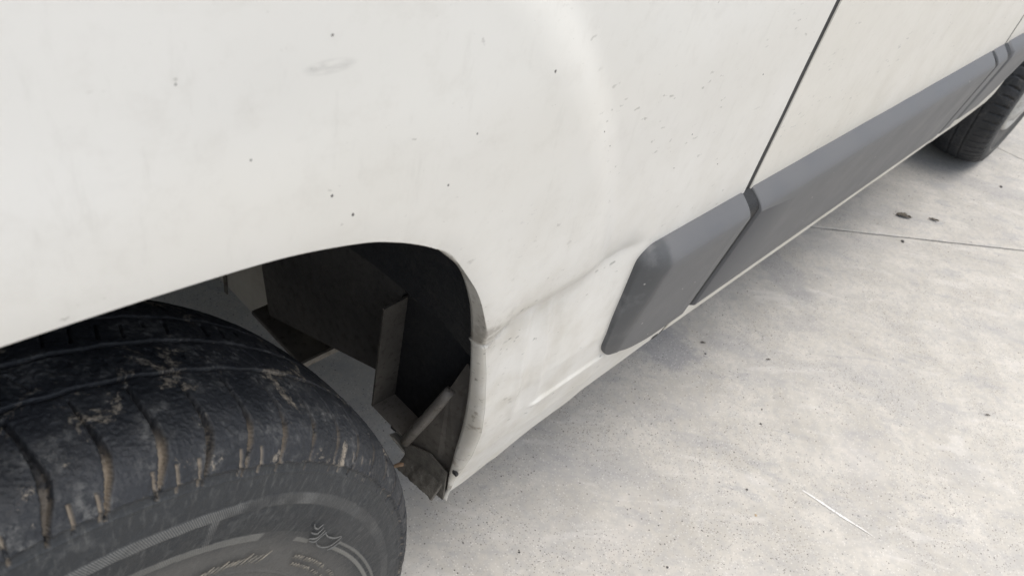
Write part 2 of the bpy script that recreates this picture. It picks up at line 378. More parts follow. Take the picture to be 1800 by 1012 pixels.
def slab(poly):
    p = jag(poly); n = len(p)
    cx, cy = np.mean([q[0] for q in p]), np.mean([q[1] for q in p])
    v = [(x, y, -.0015) for x, y in p] + [(x, y, -.02) for x, y in p]
    ins = []
    for i in range(n):
        a, b, c = np.array(p[i - 1]), np.array(p[i]), np.array(p[(i + 1) % n]); d = (c - a); d /= max(np.linalg.norm(d), 1e-9); ins.append(tuple(b + np.array([-d[1], d[0]]) * .0025))
    v += [(x, y, 0.0) for x, y in ins]
    f = [(i, (i + 1) % n, (i + 1) % n + 2 * n, i + 2 * n) for i in range(n)] + [(i + n, (i + 1) % n + n, (i + 1) % n, i) for i in range(n)] + [tuple(range(2 * n, 3 * n))]
    return mesh('slab', v, f, M['concrete'], pave)
RECT = [(-14, -14), (18, -14), (18, 16), (-14, 16)]
L1p = (1.917, .182); L1n = (.6362, .7715); g = .0030
A_ = clip(RECT, (L1p[0] - L1n[0] * g, L1p[1] - L1n[1] * g), (-L1n[0], -L1n[1]))
rest = clip(RECT, (L1p[0] + L1n[0] * g, L1p[1] + L1n[1] * g), L1n)
n2 = (.9997, .0236)
B_ = clip(rest, (3.1865 - g, 0), (-n2[0], -n2[1])); C_ = clip(rest, (3.1865 + g, 0), n2)
for p in (A_, B_, C_): slab(p)
# pale scrape on the slab
v, f = [], []
a, b = np.array((1.086, -.246)), np.array((1.106, -.380)); d = (b - a) / np.linalg.norm(b - a); nn = np.array([-d[1], d[0]]); K = 60
for i in range(K + 1):
    t = i / K; w = .0024 * math.sin(math.pi * min(1, .12 + t * .86)) ** .6 * random.uniform(.65, 1.25); c = a + (b - a) * t + nn * .0006 * math.sin(t * 9)
    for sgn in (-1, 1): v.append((*(c + nn * w * sgn), .0012))
for i in range(K): f.append((2 * i, 2 * i + 2, 2 * i + 3, 2 * i + 1) if i % 17 != 11 else (2 * i, 2 * i + 2, 2 * i + 3))
o = mesh('scrape_mark', v, f, M['chalk'], pave); o['label'] = 'thin white scrape line on the concrete'

# ------------------------------------------------------------------ van
van = empty('white_van', (0, 0, 0), label='white delivery van side with grey plastic trim, dusty rear tyre and dented sill', category='van')

WX, WZ = -.0218, .345; FX = 2.956

# --- body surface depth: y as a function of (x, z); negative y is outward (towards the camera)
def Ylow(z):
    return np.interp(z, [.25, .30, .335, .38, .43, .48, .54, .60, 3], [.046, .036, .027, .0165, .0095, .0055, .003, .002, 0])
def Ybody(x, z, flare=True):
    x = np.asarray(x, float); z = np.asarray(z, float)
    y = Ylow(z)
    if flare:
        r = np.hypot(x - 0.0, z - .50)
        up = sstep(.585, .63, z)
        y = y - .0078 * (1 - sstep(.500, .546, r)) * up
        y = y - .0009 * np.exp(-((r - .520) / .012) ** 2) * up          # soft pressed bead on the flare edge
        # overhang above the horizontal pressing line and valley at the line
        zc = .606 + .05 * np.clip(x - .42, 0, .2) + .0015 * np.sin(x * 21)
        fade = sstep(.355, .41, x) * (1 - sstep(.555, .60, x))
        dz = z - zc
        y = y + fade * ((.0065 * np.exp(-np.clip(dz, 0, 1) / .010) + .0040 * np.exp(-np.clip(dz, 0, 1) / .030)) * (dz >= 0) + .0105 * np.clip(1 + dz / .13, 0, 1) * (dz < 0))
        y = y - fade * .0006 * np.exp(-((dz + .003) / .0025) ** 2)
        # dents in the lower plate
        lo = (1 - sstep(.585, .605, z)) * sstep(.42, .46, z)
        xr1 = .432 + .10 * (.58 - z); xr2 = .462 + .16 * (.58 - z)
        wv = .0010 * np.sin(z * 60)
        y = y + lo * (-.0020 * np.exp(-((x - xr1 + wv) / .006) ** 2) + .0022 * np.exp(-((x - xr1 - .013) / .009) ** 2) - .0014 * np.exp(-((x - xr2 - wv) / .005) ** 2) + .0014 * np.exp(-((x - xr2 - .012) / .008) ** 2))
        y = y + lo * .0030 * np.exp(-(((x - .41) / .02) ** 2 + ((z - .50) / .05) ** 2))
        # pressed step near the bottom of the plate
        m = sstep(.475, .490, x) * (1 - sstep(.60, .64, x))
        y = y - m * .0035 * np.exp(-((z - .424 - .02 * (x - .49)) / .0035) ** 2) - m * .002 * (1 - sstep(.415, .425, z))
        # shallow dents on the big panel
        y = y + .0018 * np.exp(-(((x - .15) / .05) ** 2 + ((z - .86) / .035) ** 2)) + .0015 * np.exp(-(((x - .55) / .10) ** 2 + ((z - .72) / .05) ** 2))
    y = y + .00035 * (vnoise(x * 17 + 3, z * 17, 2) - .5) * 2 + .10 * np.clip((z - 1.0) / 1.25, 0, 1) ** 2
    return y

def quarter():
    half = [(-.0218, .797), (.035, .797), (.104, .793), (.164, .787), (.215, .776), (.241, .766), (.262, .755), (.279, .744), (.294, .732), (.313, .706), (.334, .673), (.352, .631), (.368, .593), (.388, .530), (.403, .462), (.411, .392), (.412, .330), (.404, .285)]
    inner = [(-0.0218, 0.797), (0.035, 0.797), (0.104, 0.793), (0.164, 0.787), (0.216, 0.776), (0.242, 0.766), (0.266, 0.755), (0.297, 0.725), (0.317, 0.702), (0.334, 0.672), (0.349, 0.637), (0.364, 0.588), (0.378, 0.538), (0.391, 0.483), (0.399, 0.428), (0.401, 0.383), (0.403, 0.336), (0.407, 0.297), (0.408, 0.274)]
    # inner edge of the rounded flange, a little behind the outer skin
    A = spline(half, 430); B = spline(inner, 430)
    A2, B2 = A[::-6], B[::-6]
    A = np.vstack([np.stack([2 * WX - A2[:, 0], A2[:, 1]], 1)[:-1], A]); B = np.vstack([np.stack([2 * WX - B2[:, 0], B2[:, 1]], 1)[:-1], B])
    nU = len(A)
    T = np.gradient(A, axis=0); T /= np.linalg.norm(T, axis=1)[:, None]; N = np.stack([-T[:, 1], T[:, 0]], 1)   # away from the wheel
    # outer boundary: down the rear post, round the roof line, down the front edge at the door gap
    XL, XR, ZT = -1.05, .8025, 2.1
    Lb = np.array([(XL, .32), (XL, ZT), (XR, ZT), (XR, .338)]); 
    segn = [120, 139, 120]
    seg = np.array([A[0], A[-1]])
    nl = nU - 430; t = np.r_[np.linspace(0, .5, nl + 1)[:-1], np.linspace(.5, 1, 430)]
    # choose corner parameters so that the fan stays regular
    c1, c2 = .30, .655
    Bd = np.empty((nU, 2))
    for i, tt in enumerate(t):
        if tt < c1: w = tt / c1; Bd[i] = (XL, .32 + (ZT - .32) * (w ** 1.6))
        elif tt < c2: w = (tt - c1) / (c2 - c1); Bd[i] = (XL + (XR - XL) * w, ZT)
        else: w = (tt - c2) / (1 - c2); Bd[i] = (XR, ZT + (.338 - ZT) * (1 - (1 - w) ** 1.6))
    nV = 230
    s = np.linspace(0, 1, nV) ** 1.6
    # lower edge of the panel between wheel opening and door (last line) and its mirror
    zb_x = [.404, .44, .472, .50, .537, .643, .80, .81]; zb_z = [.281, .277, .286, .303, .322, .329, .338, .338]
    F = np.empty((nU, nV, 2))
    for j, sj in enumerate(s): F[:, j] = A + N * min(sj * .9, .02) * 0 + (Bd - A) * sj
    # blend the last and first lines on to the sill curve
    xs = F[-1, :, 0]; want = np.interp(xs, zb_x, zb_z); corr = want - F[-1, :, 1]
    wgt = np.clip((t - .72) / .28, 0, 1) ** 3
    F[:, :, 1] += wgt[:, None] * corr[None, :]
    yA = np.minimum(Ybody(A[:, 0], A[:, 1]), .03)
    P = np.empty((nU, nV + 12, 3))
    # section through the rounded flange: from the inner edge (y about .04) to the skin
    rnd = np.where(A[:, 1] < .735, 1.0, .45)[:, None]
    # quarter-ellipse roll from the skin to the inner edge, then a hem folded back out of sight
    flange = [('h', 2), ('h', 1)] + [('e', a) for a in (90, 78, 66, 54, 43, 33, 24, 15, 7, 0)]
    seamz = .589
    yB = np.interp(B[:, 1], [0.274, 0.297, 0.336, 0.383, 0.428, 0.483, 0.538, 0.588, 0.637, 0.672, 0.702, 0.725, 0.755, 0.8], [0.038, 0.037, 0.036, 0.034, 0.031, 0.027, 0.022, 0.018, 0.014, 0.011, 0.008, 0.006, 0.005, 0.006])
    nB = B - np.array([WX, .52]); nB /= np.linalg.norm(nB, axis=1)[:, None]
    lowe = (1 - sstep(.60, .72, A[:, 1])) * (A[:, 0] > 0); edge = np.where(A[:, 1] < .745, 1.0, .5)
    yA = yA + .0018 * edge
    yB = np.maximum(yB, yA + .004)
    for k, (kind, a) in enumerate(flange):
        if kind == 'e':
            ca, sa = math.cos(R(a)), math.sin(R(a))
            q = A + (B - A) * (sa if True else 1); P[:, k, 0] = q[:, 0]; P[:, k, 2] = q[:, 1]; P[:, k, 1] = yA + (yB - yA) * (1 - ca)
        else:
            q = B + nB * (.008 if a == 1 else .034); P[:, k, 0] = q[:, 0]; P[:, k, 2] = q[:, 1]; P[:, k, 1] = yB + (.003 if a == 1 else .013)
    rim = np.array([0, .0022, .0045, .007, .010, .014])
    # extra rounding of the skin towards the flange: y rises near the edge
    Yf = Ybody(F[:, :, 0], F[:, :, 1])
    dist = np.linalg.norm(F - A[:, None, :], axis=2)
    Yf = Yf + (.0018 * edge)[:, None] * np.clip(1 - dist / .022, 0, 1) ** 2.5
    P[:, 12:, 0] = F[:, :, 0]; P[:, 12:, 2] = F[:, :, 1]; P[:, 12:, 1] = Yf
    # crack where the two pressings meet, across the flange
    zz = P[:, :, 2]; xx = P[:, :, 0]
    cr = np.exp(-((zz - (seamz + .12 * (xx - .36) + .0015 * np.sin(xx * 400))) / .0016) ** 2) * (1 - sstep(.388, .41, xx)) * (xx > .2)
    P[:, :, 1] += .004 * cr
    P[:, :, 0] += .003 * cr * (1 - sstep(.34, .37, xx))
    fl = np.zeros(P.shape[:2]); fl[:, :10] = 1; fl[:, 10] = .85; fl[:, 11] = .5; fl[:, 12] = .3; fl[:, 13] = .15
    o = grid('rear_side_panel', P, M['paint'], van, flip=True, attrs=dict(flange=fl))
    # turned edges at the door gap and along the sill
    e = P[:, -1]; m = (e[:, 0] > .8) & (e[:, 2] < 2.05); e = e[m]
    E = np.stack([e, e + [.0012, .0012, 0], e + [.0016, .004, 0], e + [.0012, .030, 0]], 1); grid('door_shut_edge', E, M['paint'], van, flip=True)
    b = P[-1, 6:]; E = np.stack([b, b + [0, .004, -.0015], b + [0, .012, -.001], b + [0, .10, .012]], 1); grid('sill_return', E, M['paint'], van)
    return A, B
A_arch, B_arch = quarter()

# --- sliding door, front door and front wing
def side_sheet(name, x0, x1, z0f, z1, mat, nx, nz, parent=van, yoff=0.0, flare=False):
    xs = np.linspace(x0, x1, nx); P = np.empty((nx, nz + 6, 3))
    for i, x in enumerate(xs):
        zb = z0f(x); z = zb + (z1 - zb) * np.linspace(0, 1, nz) ** 1.2
        P[i, 6:, 0] = x; P[i, 6:, 2] = z; P[i, 6:, 1] = Ybody(np.full(nz, x), z, flare) + yoff
        y0 = P[i, 6, 1]
        for k, (dy, dz) in enumerate([(.10, .012), (.03, .002), (.012, -.001), (.004, -.0015), (.0015, -.001), (.0004, -.0003)]): P[i, k] = (x, y0 + dy, zb + dz)
    ed = .0004
    for (ii, sg) in ((0, -1), (nx - 1, 1)):      # rolled vertical edges
        P[ii, 6:, 1] += ed
    o = grid(name, P, mat, parent, flip=False)
    for (ii, sg) in ((0, -1), (nx - 1, 1)):
        e = P[ii, 6:]; E = np.stack([e, e + [sg * .0010, .003, 0], e + [sg * .0008, .028, 0]], 1); grid('door_edge', E, mat, o, flip=(sg > 0))
    return o
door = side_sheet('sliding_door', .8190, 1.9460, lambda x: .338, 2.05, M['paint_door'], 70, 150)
def wing():
    # front door lower part and wing with the front wheel opening
    half = [(FX, .800), (2.84, .795), (2.66, .765), (2.50, .700), (2.40, .630), (2.335, .560), (2.315, .525), (2.33, .480), (2.365, .425), (2.39, .390), (2.40, .352)]
    A = spline(half, 90)[::-1]; A = np.vstack([A, np.stack([2 * FX - A[::-1, 0], A[::-1, 1]], 1)[1:]]); nU = len(A)
    XL, XR, ZT = 1.9600, 3.95, 1.30; c1, c2 = .33, .67; t = np.linspace(0, 1, nU); Bd = np.empty((nU, 2))
    for i, tt in enumerate(t):
        if tt < c1: w = tt / c1; Bd[i] = (XL, .338 + (ZT - .338) * w ** 1.5)
        elif tt < c2: w = (tt - c1) / (c2 - c1); Bd[i] = (XL + (XR - XL) * w, ZT)
        else: w = (tt - c2) / (1 - c2); Bd[i] = (XR, ZT + (.338 - ZT) * (1 - (1 - w) ** 1.5))
    nV = 60; F = A[:, None] + (Bd - A)[:, None] * (np.linspace(0, 1, nV) ** 1.2)[None, :, None]
    xs = F[0, :, 0]; want = np.interp(xs, [1.96, 2.2, 2.40], [.338, .332, .352]); wg = np.clip((.25 - t) / .25, 0, 1) ** 3
    F[:, :, 1] += wg[:, None] * (want - F[0, :, 1])[None]
    P = np.empty((nU, nV + 4, 3)); Y = Ybody(F[:, :, 0], F[:, :, 1], False)
    P[:, 4:, 0] = F[:, :, 0]; P[:, 4:, 2] = F[:, :, 1]; P[:, 4:, 1] = Y
    cr = sstep(.0, .25, F[:, :, 0] - 3.3); P[:, 4:, 1] += .35 * cr ** 1.3
    N = A - np.array([FX, .40]); N /= np.linalg.norm(N, axis=1)[:, None]
    for k, (dy, n) in enumerate([(.05, .004), (.03, .002), (.010, 0), (.003, -.001)]):
        P[:, k, 0] = A[:, 0] + N[:, 0] * n; P[:, k, 2] = A[:, 1] + N[:, 1] * n; P[:, k, 1] = P[:, 4, 1] + dy
    o = grid('front_side_panel', P, M['paint_door'], van, flip=True)
    e = P[:, -1]; e = e[(e[:, 0] < 1.97)]; grid('door_edge', np.stack([e, e + [-.001, .003, 0], e + [-.0008, .03, 0]], 1), M['paint_door'], o, flip=True)
    b = P[0]; grid('sill_return', np.stack([b, b + [0, .008, -.0015], b + [0, .10, .01]], 1), M['paint_door'], o, flip=True)
wing()
# upper body, roof, far side, ends
def shell():
    yt = float(Ybody(0, 2.1))
    # roof and rear, far side, front in plain sheets of the right proportions
    prof = [(2.05, yt - .008), (2.10, yt), (2.2, yt + .03), (2.26, yt + .10), (2.30, yt + .30), (2.31, .95)]
    prof = prof + [(z, 1.9 - y) for z, y in prof[::-1][1:]] + [(1.2, 1.9), (.36, 1.9)]
    xs = np.linspace(-1.05, 3.3, 20); P = np.array([[(x, y, z) for z, y in prof] for x in xs]); grid('roof', P, M['paint'], van)
    # rear doors
    v = [(-1.05, Ylow(.32), .32), (-1.05, 1.9, .36), (-1.05, 1.85, 2.2), (-1.05, .13, 2.2)]; mesh('rear_doors', v, [(0, 3, 2, 1)], M['paint'], van)
    # upper front: door frame with windscreen slope
    v = [(1.9585, float(Ybody(1.96, 1.3, False)), 1.30), (3.25, .01, 1.30), (2.75, .10, 2.05), (1.9585, .075, 2.05)]
    mesh('cab_side', v, [(0, 1, 2, 3)], M['paint'], van)
    v = [(2.05, .015, 1.36), (2.98, .008, 1.36), (2.62, .073, 1.93), (2.05, .052, 1.93)]; mesh('door_window', [(a, b_ - .004, c) for a, b_, c in v], [(0, 1, 2, 3)], M['glass'], van)
    v = [(3.25, .01, 1.30), (3.25, 1.89, 1.30), (2.75, 1.8, 2.28), (2.75, .10, 2.28), (2.75, .10, 2.05)]; mesh('windscreen', v, [(0, 1, 2, 3, 4)], M['glass'], van)
    v = [(3.25, .01, 1.30), (3.95, .25, 1.05), (3.95, 1.65, 1.05), (3.25, 1.89, 1.30), (3.97, .36, .34), (3.97, 1.55, .34)]; mesh('bonnet', v, [(0, 1, 2, 3), (1, 4, 5, 2)], M['paint'], van)
    # dark floor of the body
    box('underfloor', -1.0, 3.9, .30, 1.88, .50, .53, M['liner'], van)
    box('underfloor', .46, 2.45, .05, .30, .46, .49, M['liner'], van, 0)
    box('cargo_lining', -1.0, 3.0, .13, .15, .80, 2.0, M['liner'], van, 0)
shell()

# black seals seen in the gaps
def strip(name, x0, x1, z0, z1, dy, mat, parent=van, n=60):
    z = np.linspace(z0, z1, n); P = np.array([[(x, float(y) + dy, zz) for zz, y in zip(z, Ybody(np.full(n, .9), z, False))] for x in np.linspace(x0, x1, 3)]); return grid(name, P, mat, parent)
strip('door_seal', .8010, .8200, .33, 2.04, .0016, M['seal_and_shade'])
strip('door_seal', 1.9450, 1.9610, .33, 2.04, .0010, M['seal_and_shade'])

# tar specks standing on the paint
M['tar'] = simple('dried_tar', (.07, .068, .062), (.14, .13, .12), 200)
import bmesh
for i, (x, z, q) in enumerate([(.193, .817, .0009), (.207, .800, .0011), (.189, .904, .0008), (.118, .895, .0005), (.277, .796, .0008), (.149, .851, .0006), (.355, .855, .0011), (.294, .827, .0007), (.686, .682, .0009), (.70, .781, .0009), (.439, .788, .0007), (.456, .77, .0006), (.60, .74, .0008)]):
    bm = bmesh.new(); bmesh.ops.create_icosphere(bm, subdivisions=1, radius=1.0)
    for v_ in bm.verts: v_.co = Vector((v_.co.x * q * random.uniform(.7, 1.3), v_.co.y * q * .35, v_.co.z * q * random.uniform(.8, 1.5)))
    me = bpy.data.meshes.new('tar_speck'); bm.to_mesh(me); bm.free(); o = link('tar_speck', me, M['tar'], van); o.location = (x, float(Ybody(x, z)), z)

# --- grey side trims
def trim(name, x0, x1, z0, z1, ins, rad, yb=None, lift=None, label=None, skew=0.0):
    """ins: insets (left,right,bottom,top) of the bevels; rad: corner radii (bl, br, tr, tl)"""
    def rr(ix0, ix1, iz0, iz1, shrink):
        a, b, c, d = x0 + ix0, x1 - ix1, z0 + iz0, z1 - iz1
        rs = [max(r - shrink * .25, .0015) for r in rad]; pts = []; K = 10
        for (cx, cz, r, a0) in ((a + rs[0], c + rs[0], rs[0], 180), (b - rs[1], c + rs[1], rs[1], 270), (b - rs[2], d - rs[2], rs[2], 0), (a + rs[3], d - rs[3], rs[3], 90)):
            for k in range(K + 1): an = R(a0 + 90 * k / K); pts.append((cx + r * math.cos(an), cz + r * math.sin(an)))
        # subdivide long sides
        out = []
        for i in range(len(pts)):
            p, q = np.array(pts[i]), np.array(pts[(i + 1) % len(pts)]); m = 24 if i % (K + 1) == K else 1
            for k in range(m): out.append(p + (q - p) * k / m)
        out = np.array(out)
        if L > .01:      # blunt lower corner of the end piece, rising towards the wheel opening
            k = (1 - sstep(.588, .73, out[:, 0])) * (1 - sstep(.40, .52, out[:, 1])); out[:, 1] += .025 * k; out[:, 0] += .007 * k
        return out
    def yface(z):
        return np.interp(z, [.38, .405, .585, .60, .62], [.006, .003, -.0215, -.0225, -.0225])
    L, Rr, Bt, Tp = ins
    def standoff(q): return np.where(q[:, 0] < x0 + .05, 1.0, .45) if L > .01 else np.full(len(q), .3)
    loops = []
    for k in range(11):
        w = k / 10.0; q = rr(L * w, Rr * w, Bt * w, Tp * w, w * .010); z = q[:, 1]; x = q[:, 0] + skew * (z - .5)
        # rounded shoulder
        h = math.sin(w * math.pi / 2) * .62 + w * .38
        ybase = Ylow(z) - .0045 * standoff(q)
        loops.append(np.stack([x, ybase + (yface(z) - ybase) * h, z], 1))
    back = loops[0] + [0, .016, 0]
    c = loops[-1].mean(0)
    lp = [back] + loops
    for w in (.25, .5, .75, .9995):
        q = loops[-1] * 1.0; q[:, 0] = q[:, 0] + (c[0] - q[:, 0]) * w; q[:, 2] = q[:, 2] + (c[2] - q[:, 2]) * w; q[:, 1] = yface(q[:, 2]); lp.append(q)
    P = np.stack(lp, 1)
    o = grid(name, P, M['plastic'], van, wrap_u=True, flip=True)
    if label: o['label'] = label
    return o
trim('side_trim', .588, .7985, .398, .6085, (.030, .0035, .006, .021), (.046, .004, .006, .022), label='short grey trim behind the wheel opening with scuffed rounded end')
trim('side_trim', .8215, 1.850, .3985, .6085, (.004, .004, .006, .024), (.004, .004, .010, .004), label='long grey trim along the sliding door')
trim('side_trim', 1.861, 1.943, .3985, .6085, (.004, .004, .006, .024), (.004, .004, .010, .006), label='narrow grey trim at the front edge of the sliding door')
def front_trim():
    zt = .6085; v = []
    xs = np.linspace(1.969, 2.335, 30); P = []
    for x in xs:
        zb = .3985 if x < 2.13 else np.interp(x, [2.13, 2.20, 2.26, 2.30, 2.335], [.3985, .43, .475, .52, .585])
        col = []
        for k in range(14):
            w = k / 13; z = zt - (zt - zb) * w; yf = np.interp(z, [.38, .405, .585, .60], [.006, .003, -.0215, -.0225]); e = min(1, (zt - z) / .024, (z - zb) / .006 + .0); e = max(e, 0); yb = float(Ylow(z))
            col.append((x, yb + (yf - yb) * math.sin(e * math.pi / 2), z))
        P.append([(x, .014, zt)] + col + [(x, .02, zb)])
    P[0] = [(p[0], max(p[1], 0) + .008, p[2]) for p in P[0]]
    o = grid('side_trim', P, M['plastic'], van, flip=True); o['label'] = 'grey trim running to the front wheel opening'
front_trim()
def filler(x0, x1, depth):  # black strip standing in for the shade between trim ends
    z = np.linspace(.4005, .6075, 40); P = []
    for x in np.linspace(x0, x1, 4):
        e = np.clip(np.minimum((.6085 - z) / .024, (z - .398) / .006), 0, 1); yf = np.interp(z, [.38, .405, .585, .60], [.006, .003, -.0215, -.0225]); yb = Ylow(z)
        P.append(np.stack([np.full(40, x), yb + (yf - yb) * np.sin(e * math.pi / 2) + depth, z], 1))
    grid('trim_gap_shade', P, M['seal_and_shade'], van)
filler(.7965, .8235, .0045); filler(1.8485, 1.8625, .0022); filler(1.9415, 1.970, .0032)
# dark opening under the short trim where the sill is notched
box('sill_notch', .785, .798, .0245, .03, .3405, .364, M['seal_and_shade'], van, 0)

# --- tyres
def tyre_profile(n):
    c = .107
    pts = [(.040, .182), (.022, .184), (.0150, .192), (.0115, .206), (.0085, .222), (.0045, .245), (.0005, .262), (-.0015, .280), (-.0005, .296), (.0020, .308), (.0058, .3165), (.0125, .3235), (.022, .3300), (.036, .3355), (.055, .3400), (.08, .3430), (.107, .3440)]
    full = pts + [(2 * c - y, r) for y, r in pts[::-1][1:]]
    return full
def tyre(name, x0, mat, parent, fine, phase=0.0, steer=0.0, ycen=.107, N=67, label=None):
    pr = spline(tyre_profile(0), 1200); # (y, r) even arc length
    L = np.r_[0, np.cumsum(np.linalg.norm(np.diff(pr, axis=0), axis=1))]
    if fine:
        dens = np.where(pr[:, 0] < .165, 1.0, .18); dens[pr[:, 1] < .2] = .3
        cum = np.r_[0, np.cumsum((dens[1:] + dens[:-1]) / 2 * np.diff(L))]; m = 540
        s = np.interp(np.linspace(0, cum[-1], m), cum, L)
        th = np.r_[np.arange(-8, 92, .13), np.arange(92, 352, 1.3)]
    else:
        s = np.linspace(0, L[-1], 190); th = np.arange(0, 360, .6)
    y = np.interp(s, L, pr[:, 0]); r = np.interp(s, L, pr[:, 1])
    ty, tr = np.gradient(y), np.gradient(r); ln = np.hypot(ty, tr); ny, nr = -tr / ln, ty / ln     # outward normal
    if fine: r = r + .0065 * sstep(.298, .330, r)
    T, Yc = np.meshgrid(th, y, indexing='ij'); Rr = np.broadcast_to(r, T.shape); S = np.broadcast_to(s, T.shape)
    d = np.zeros(T.shape); c = .107
    up = (Rr > .3145)
    # circumferential grooves
    for gy, w in ((.070, .0026), (.104, .0030), (.139, .0026)):
        wob = gy + .0006 * np.sin(np.radians(T) * N)
        d += .0065 * np.exp(-(np.abs(Yc - wob) / (w * .55)) ** 4) * (Rr > .33)
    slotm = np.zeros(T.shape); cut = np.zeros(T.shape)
    def slots(ymin, ymax, sgn, off):
        nonlocal d, slotm, cut
        yy = Yc if sgn > 0 else 2 * c - Yc
        ctr = np.interp(yy, [-.002, .006, .014, .024, .035, .05, .075], [-1.35, -.85, -.1, .35, .35, .15, -.1])
        k = (T - off - ctr + phase) / (360 / N); idx = np.floor(k + .5); k = (k - idx) * (360 / N)
        dist = np.abs(np.radians(k) * Rr); jit = vnoise(idx * 3.7, idx * 0, 9)
        hw = np.interp(yy, [-.002, .004, .012, .022, .034, .05, .066], [.0003, .0012, .0022, .0026, .0020, .0013, .0009]) * (.75 + .5 * jit)
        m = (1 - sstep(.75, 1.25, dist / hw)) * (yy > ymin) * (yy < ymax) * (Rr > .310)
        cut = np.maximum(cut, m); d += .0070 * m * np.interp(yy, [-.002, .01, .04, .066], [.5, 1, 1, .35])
        slotm = np.maximum(slotm, m * np.interp(yy, [.0, .006, .019, .026, .034], [1, 1, .9, .3, .0]) * (.35 + .65 * (vnoise(idx * 1.3, idx * 0, 4) > .30)))
    slots(-.002, .064, 1, 10.6); slots(-.002, .064, -1, 13.2)
    # centre rib sipes, slanted
    for (ya, yb_, sl, of) in ((.074, .100, 60, 0), (.108, .135, -60, 1.7)):
        k = (T + (Yc - (ya + yb_) / 2) * sl - of + phase) / (360 / N * .5); k = (k - np.floor(k + .5)) * (180 / N); dist = np.abs(np.radians(k) * Rr)
        d += .0022 * (1 - sstep(.0004, .0013, dist)) * (Yc > ya + .004) * (Yc < yb_ - .004) * (vnoise(T * .9, Yc * 60, 12) > .35)
    # short notches and torn edge on the shoulder
    k = (T - 10.6 + 2.9 + phase) / (360 / N / 2); idk = np.floor(k); k = (k - idk - .5) * (180 / N); dist = np.abs(np.radians(k + .5 * (vnoise(idk * 2.1, idk * 0, 6) - .5)) * Rr)
    nt = (1 - sstep(.0004, .0014, dist)) * (Yc > -.001) * (Yc < .0105) * (Rr > .3105) * (Yc < c) * (vnoise(idk * 5.1, idk * 0, 15) > .25)
    d += .0022 * nt; slotm = np.maximum(slotm, nt * .8)
    nz = vnoise(T * 1.9, S * 420, 21)
    step = .3155 + .0016 * (vnoise(T * 1.3, S * 0, 8) - .5)
    below = 1 - sstep(-.0006, .0008, Rr - step)
    d += .0016 * below * (Yc < c)
    d -= .0013 * np.exp(-((Rr - step - .0012) / .0011) ** 2) * nz * (Yc < .02)
    # moulded sidewall: outer band, inner band, slanted join, dark panels between them slightly sunk
    side = (Yc < .03)
    rd = Rr + 0.0
    Td = T
    bo = np.interp(Td, [-10, 22, 31, 38, 45, 60, 90], [.2868, .2872, .2892, .2920, .2928, .2925, .2925])
    b1 = sstep(bo - .0092, bo - .0086, rd) * (1 - sstep(bo - .0004, bo + .0004, rd))
    b1 = b1 * (1 - .75 * sstep(45, 49, Td))
    b2 = sstep(.2490, .2494, rd) * (1 - sstep(.2566, .2570, rd)) * (1 - sstep(41, 42, Td))
    b3 = sstep(.2475, .2480, rd) * (1 - sstep(.2520, .2524, rd)) * sstep(51.2, 51.5, Td) * (1 - sstep(56, 56.3, Td))
    dd = 28.4 + (0.2925 - rd) * 26
    bd = (1 - sstep(.55, .7, np.abs(Td - dd - .4))) * (rd > .250) * (rd < bo)
    ra = np.interp(Td, [60, 66, 85, 95], [.2505, .2520, .2640, .270])
    q1 = sstep(ra - .0002, ra + .0003, rd) * (1 - sstep(ra + .0034, ra + .0039, rd)) * sstep(64.6, 65, Td)
    q2 = sstep(ra + .0068, ra + .0073, rd) * (1 - sstep(ra + .0095, ra + .0100, rd)) * sstep(64.6, 65, Td)
    band = np.clip(b1 + b2 * .9 + bd * .8, 0, 1) * side; pale = np.clip(b2 * .55 + b3 * .7 + q1 + q2 * .75, 0, 1) * side
    panel = np.clip(sstep(.2570, .2580, rd) * (1 - sstep(bo - .0100, bo - .0090, rd)) * (1 - .6 * sstep(50, 62, Td)) + sstep(bo + .0004, bo + .0012, rd) * (1 - sstep(.3130, .3160, rd)) * .8, 0, 1) * (1 - bd * .9) * side
    d -= .0006 * np.clip(band + pale, 0, 1)
    d -= .0009 * np.exp(-((rd - .2165) / .0008) ** 2) * side; d -= .0006 * np.exp(-((rd - .3090) / .0009) ** 2) * side
    d += .0004 * (vnoise(T * 1.1, S * 180, 31) - .5) + .0007 * (vnoise(T * 3.1, S * 500, 33) - .5) * up
    Yd = Yc - ny[None] * d; Rd = Rr - nr[None] * d
    a = np.radians(T)
    X = Rd * np.sin(a); Z = Rd * np.cos(a)
    # the tyre stands on the ground: flat contact patch
    Z = np.where(Z < -.3435, -.3435 + (Z + .3435) * .1, Z)
    P = np.stack([X, Yd, Z], -1)
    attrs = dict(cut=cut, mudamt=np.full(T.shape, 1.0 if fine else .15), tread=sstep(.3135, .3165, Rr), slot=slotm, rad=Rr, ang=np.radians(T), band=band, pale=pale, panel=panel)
    o = grid(name, P, mat, parent, wrap_u=True, flip=True, attrs=attrs)
    o.data.polygons.foreach_set('use_smooth', [True] * len(o.data.polygons))
    if label: o['label'] = label
    return o

def lathe(name, prof, mat, parent, n=96, flip=False, mod=None):
    th = np.linspace(0, 2 * math.pi, n, endpoint=False); P = np.array([[((r) * math.sin(t), y + (mod(r, t) if mod else 0), r * math.cos(t)) for y, r in prof] for t in th])
    return grid(name, P, mat, parent, wrap_u=True, flip=flip)

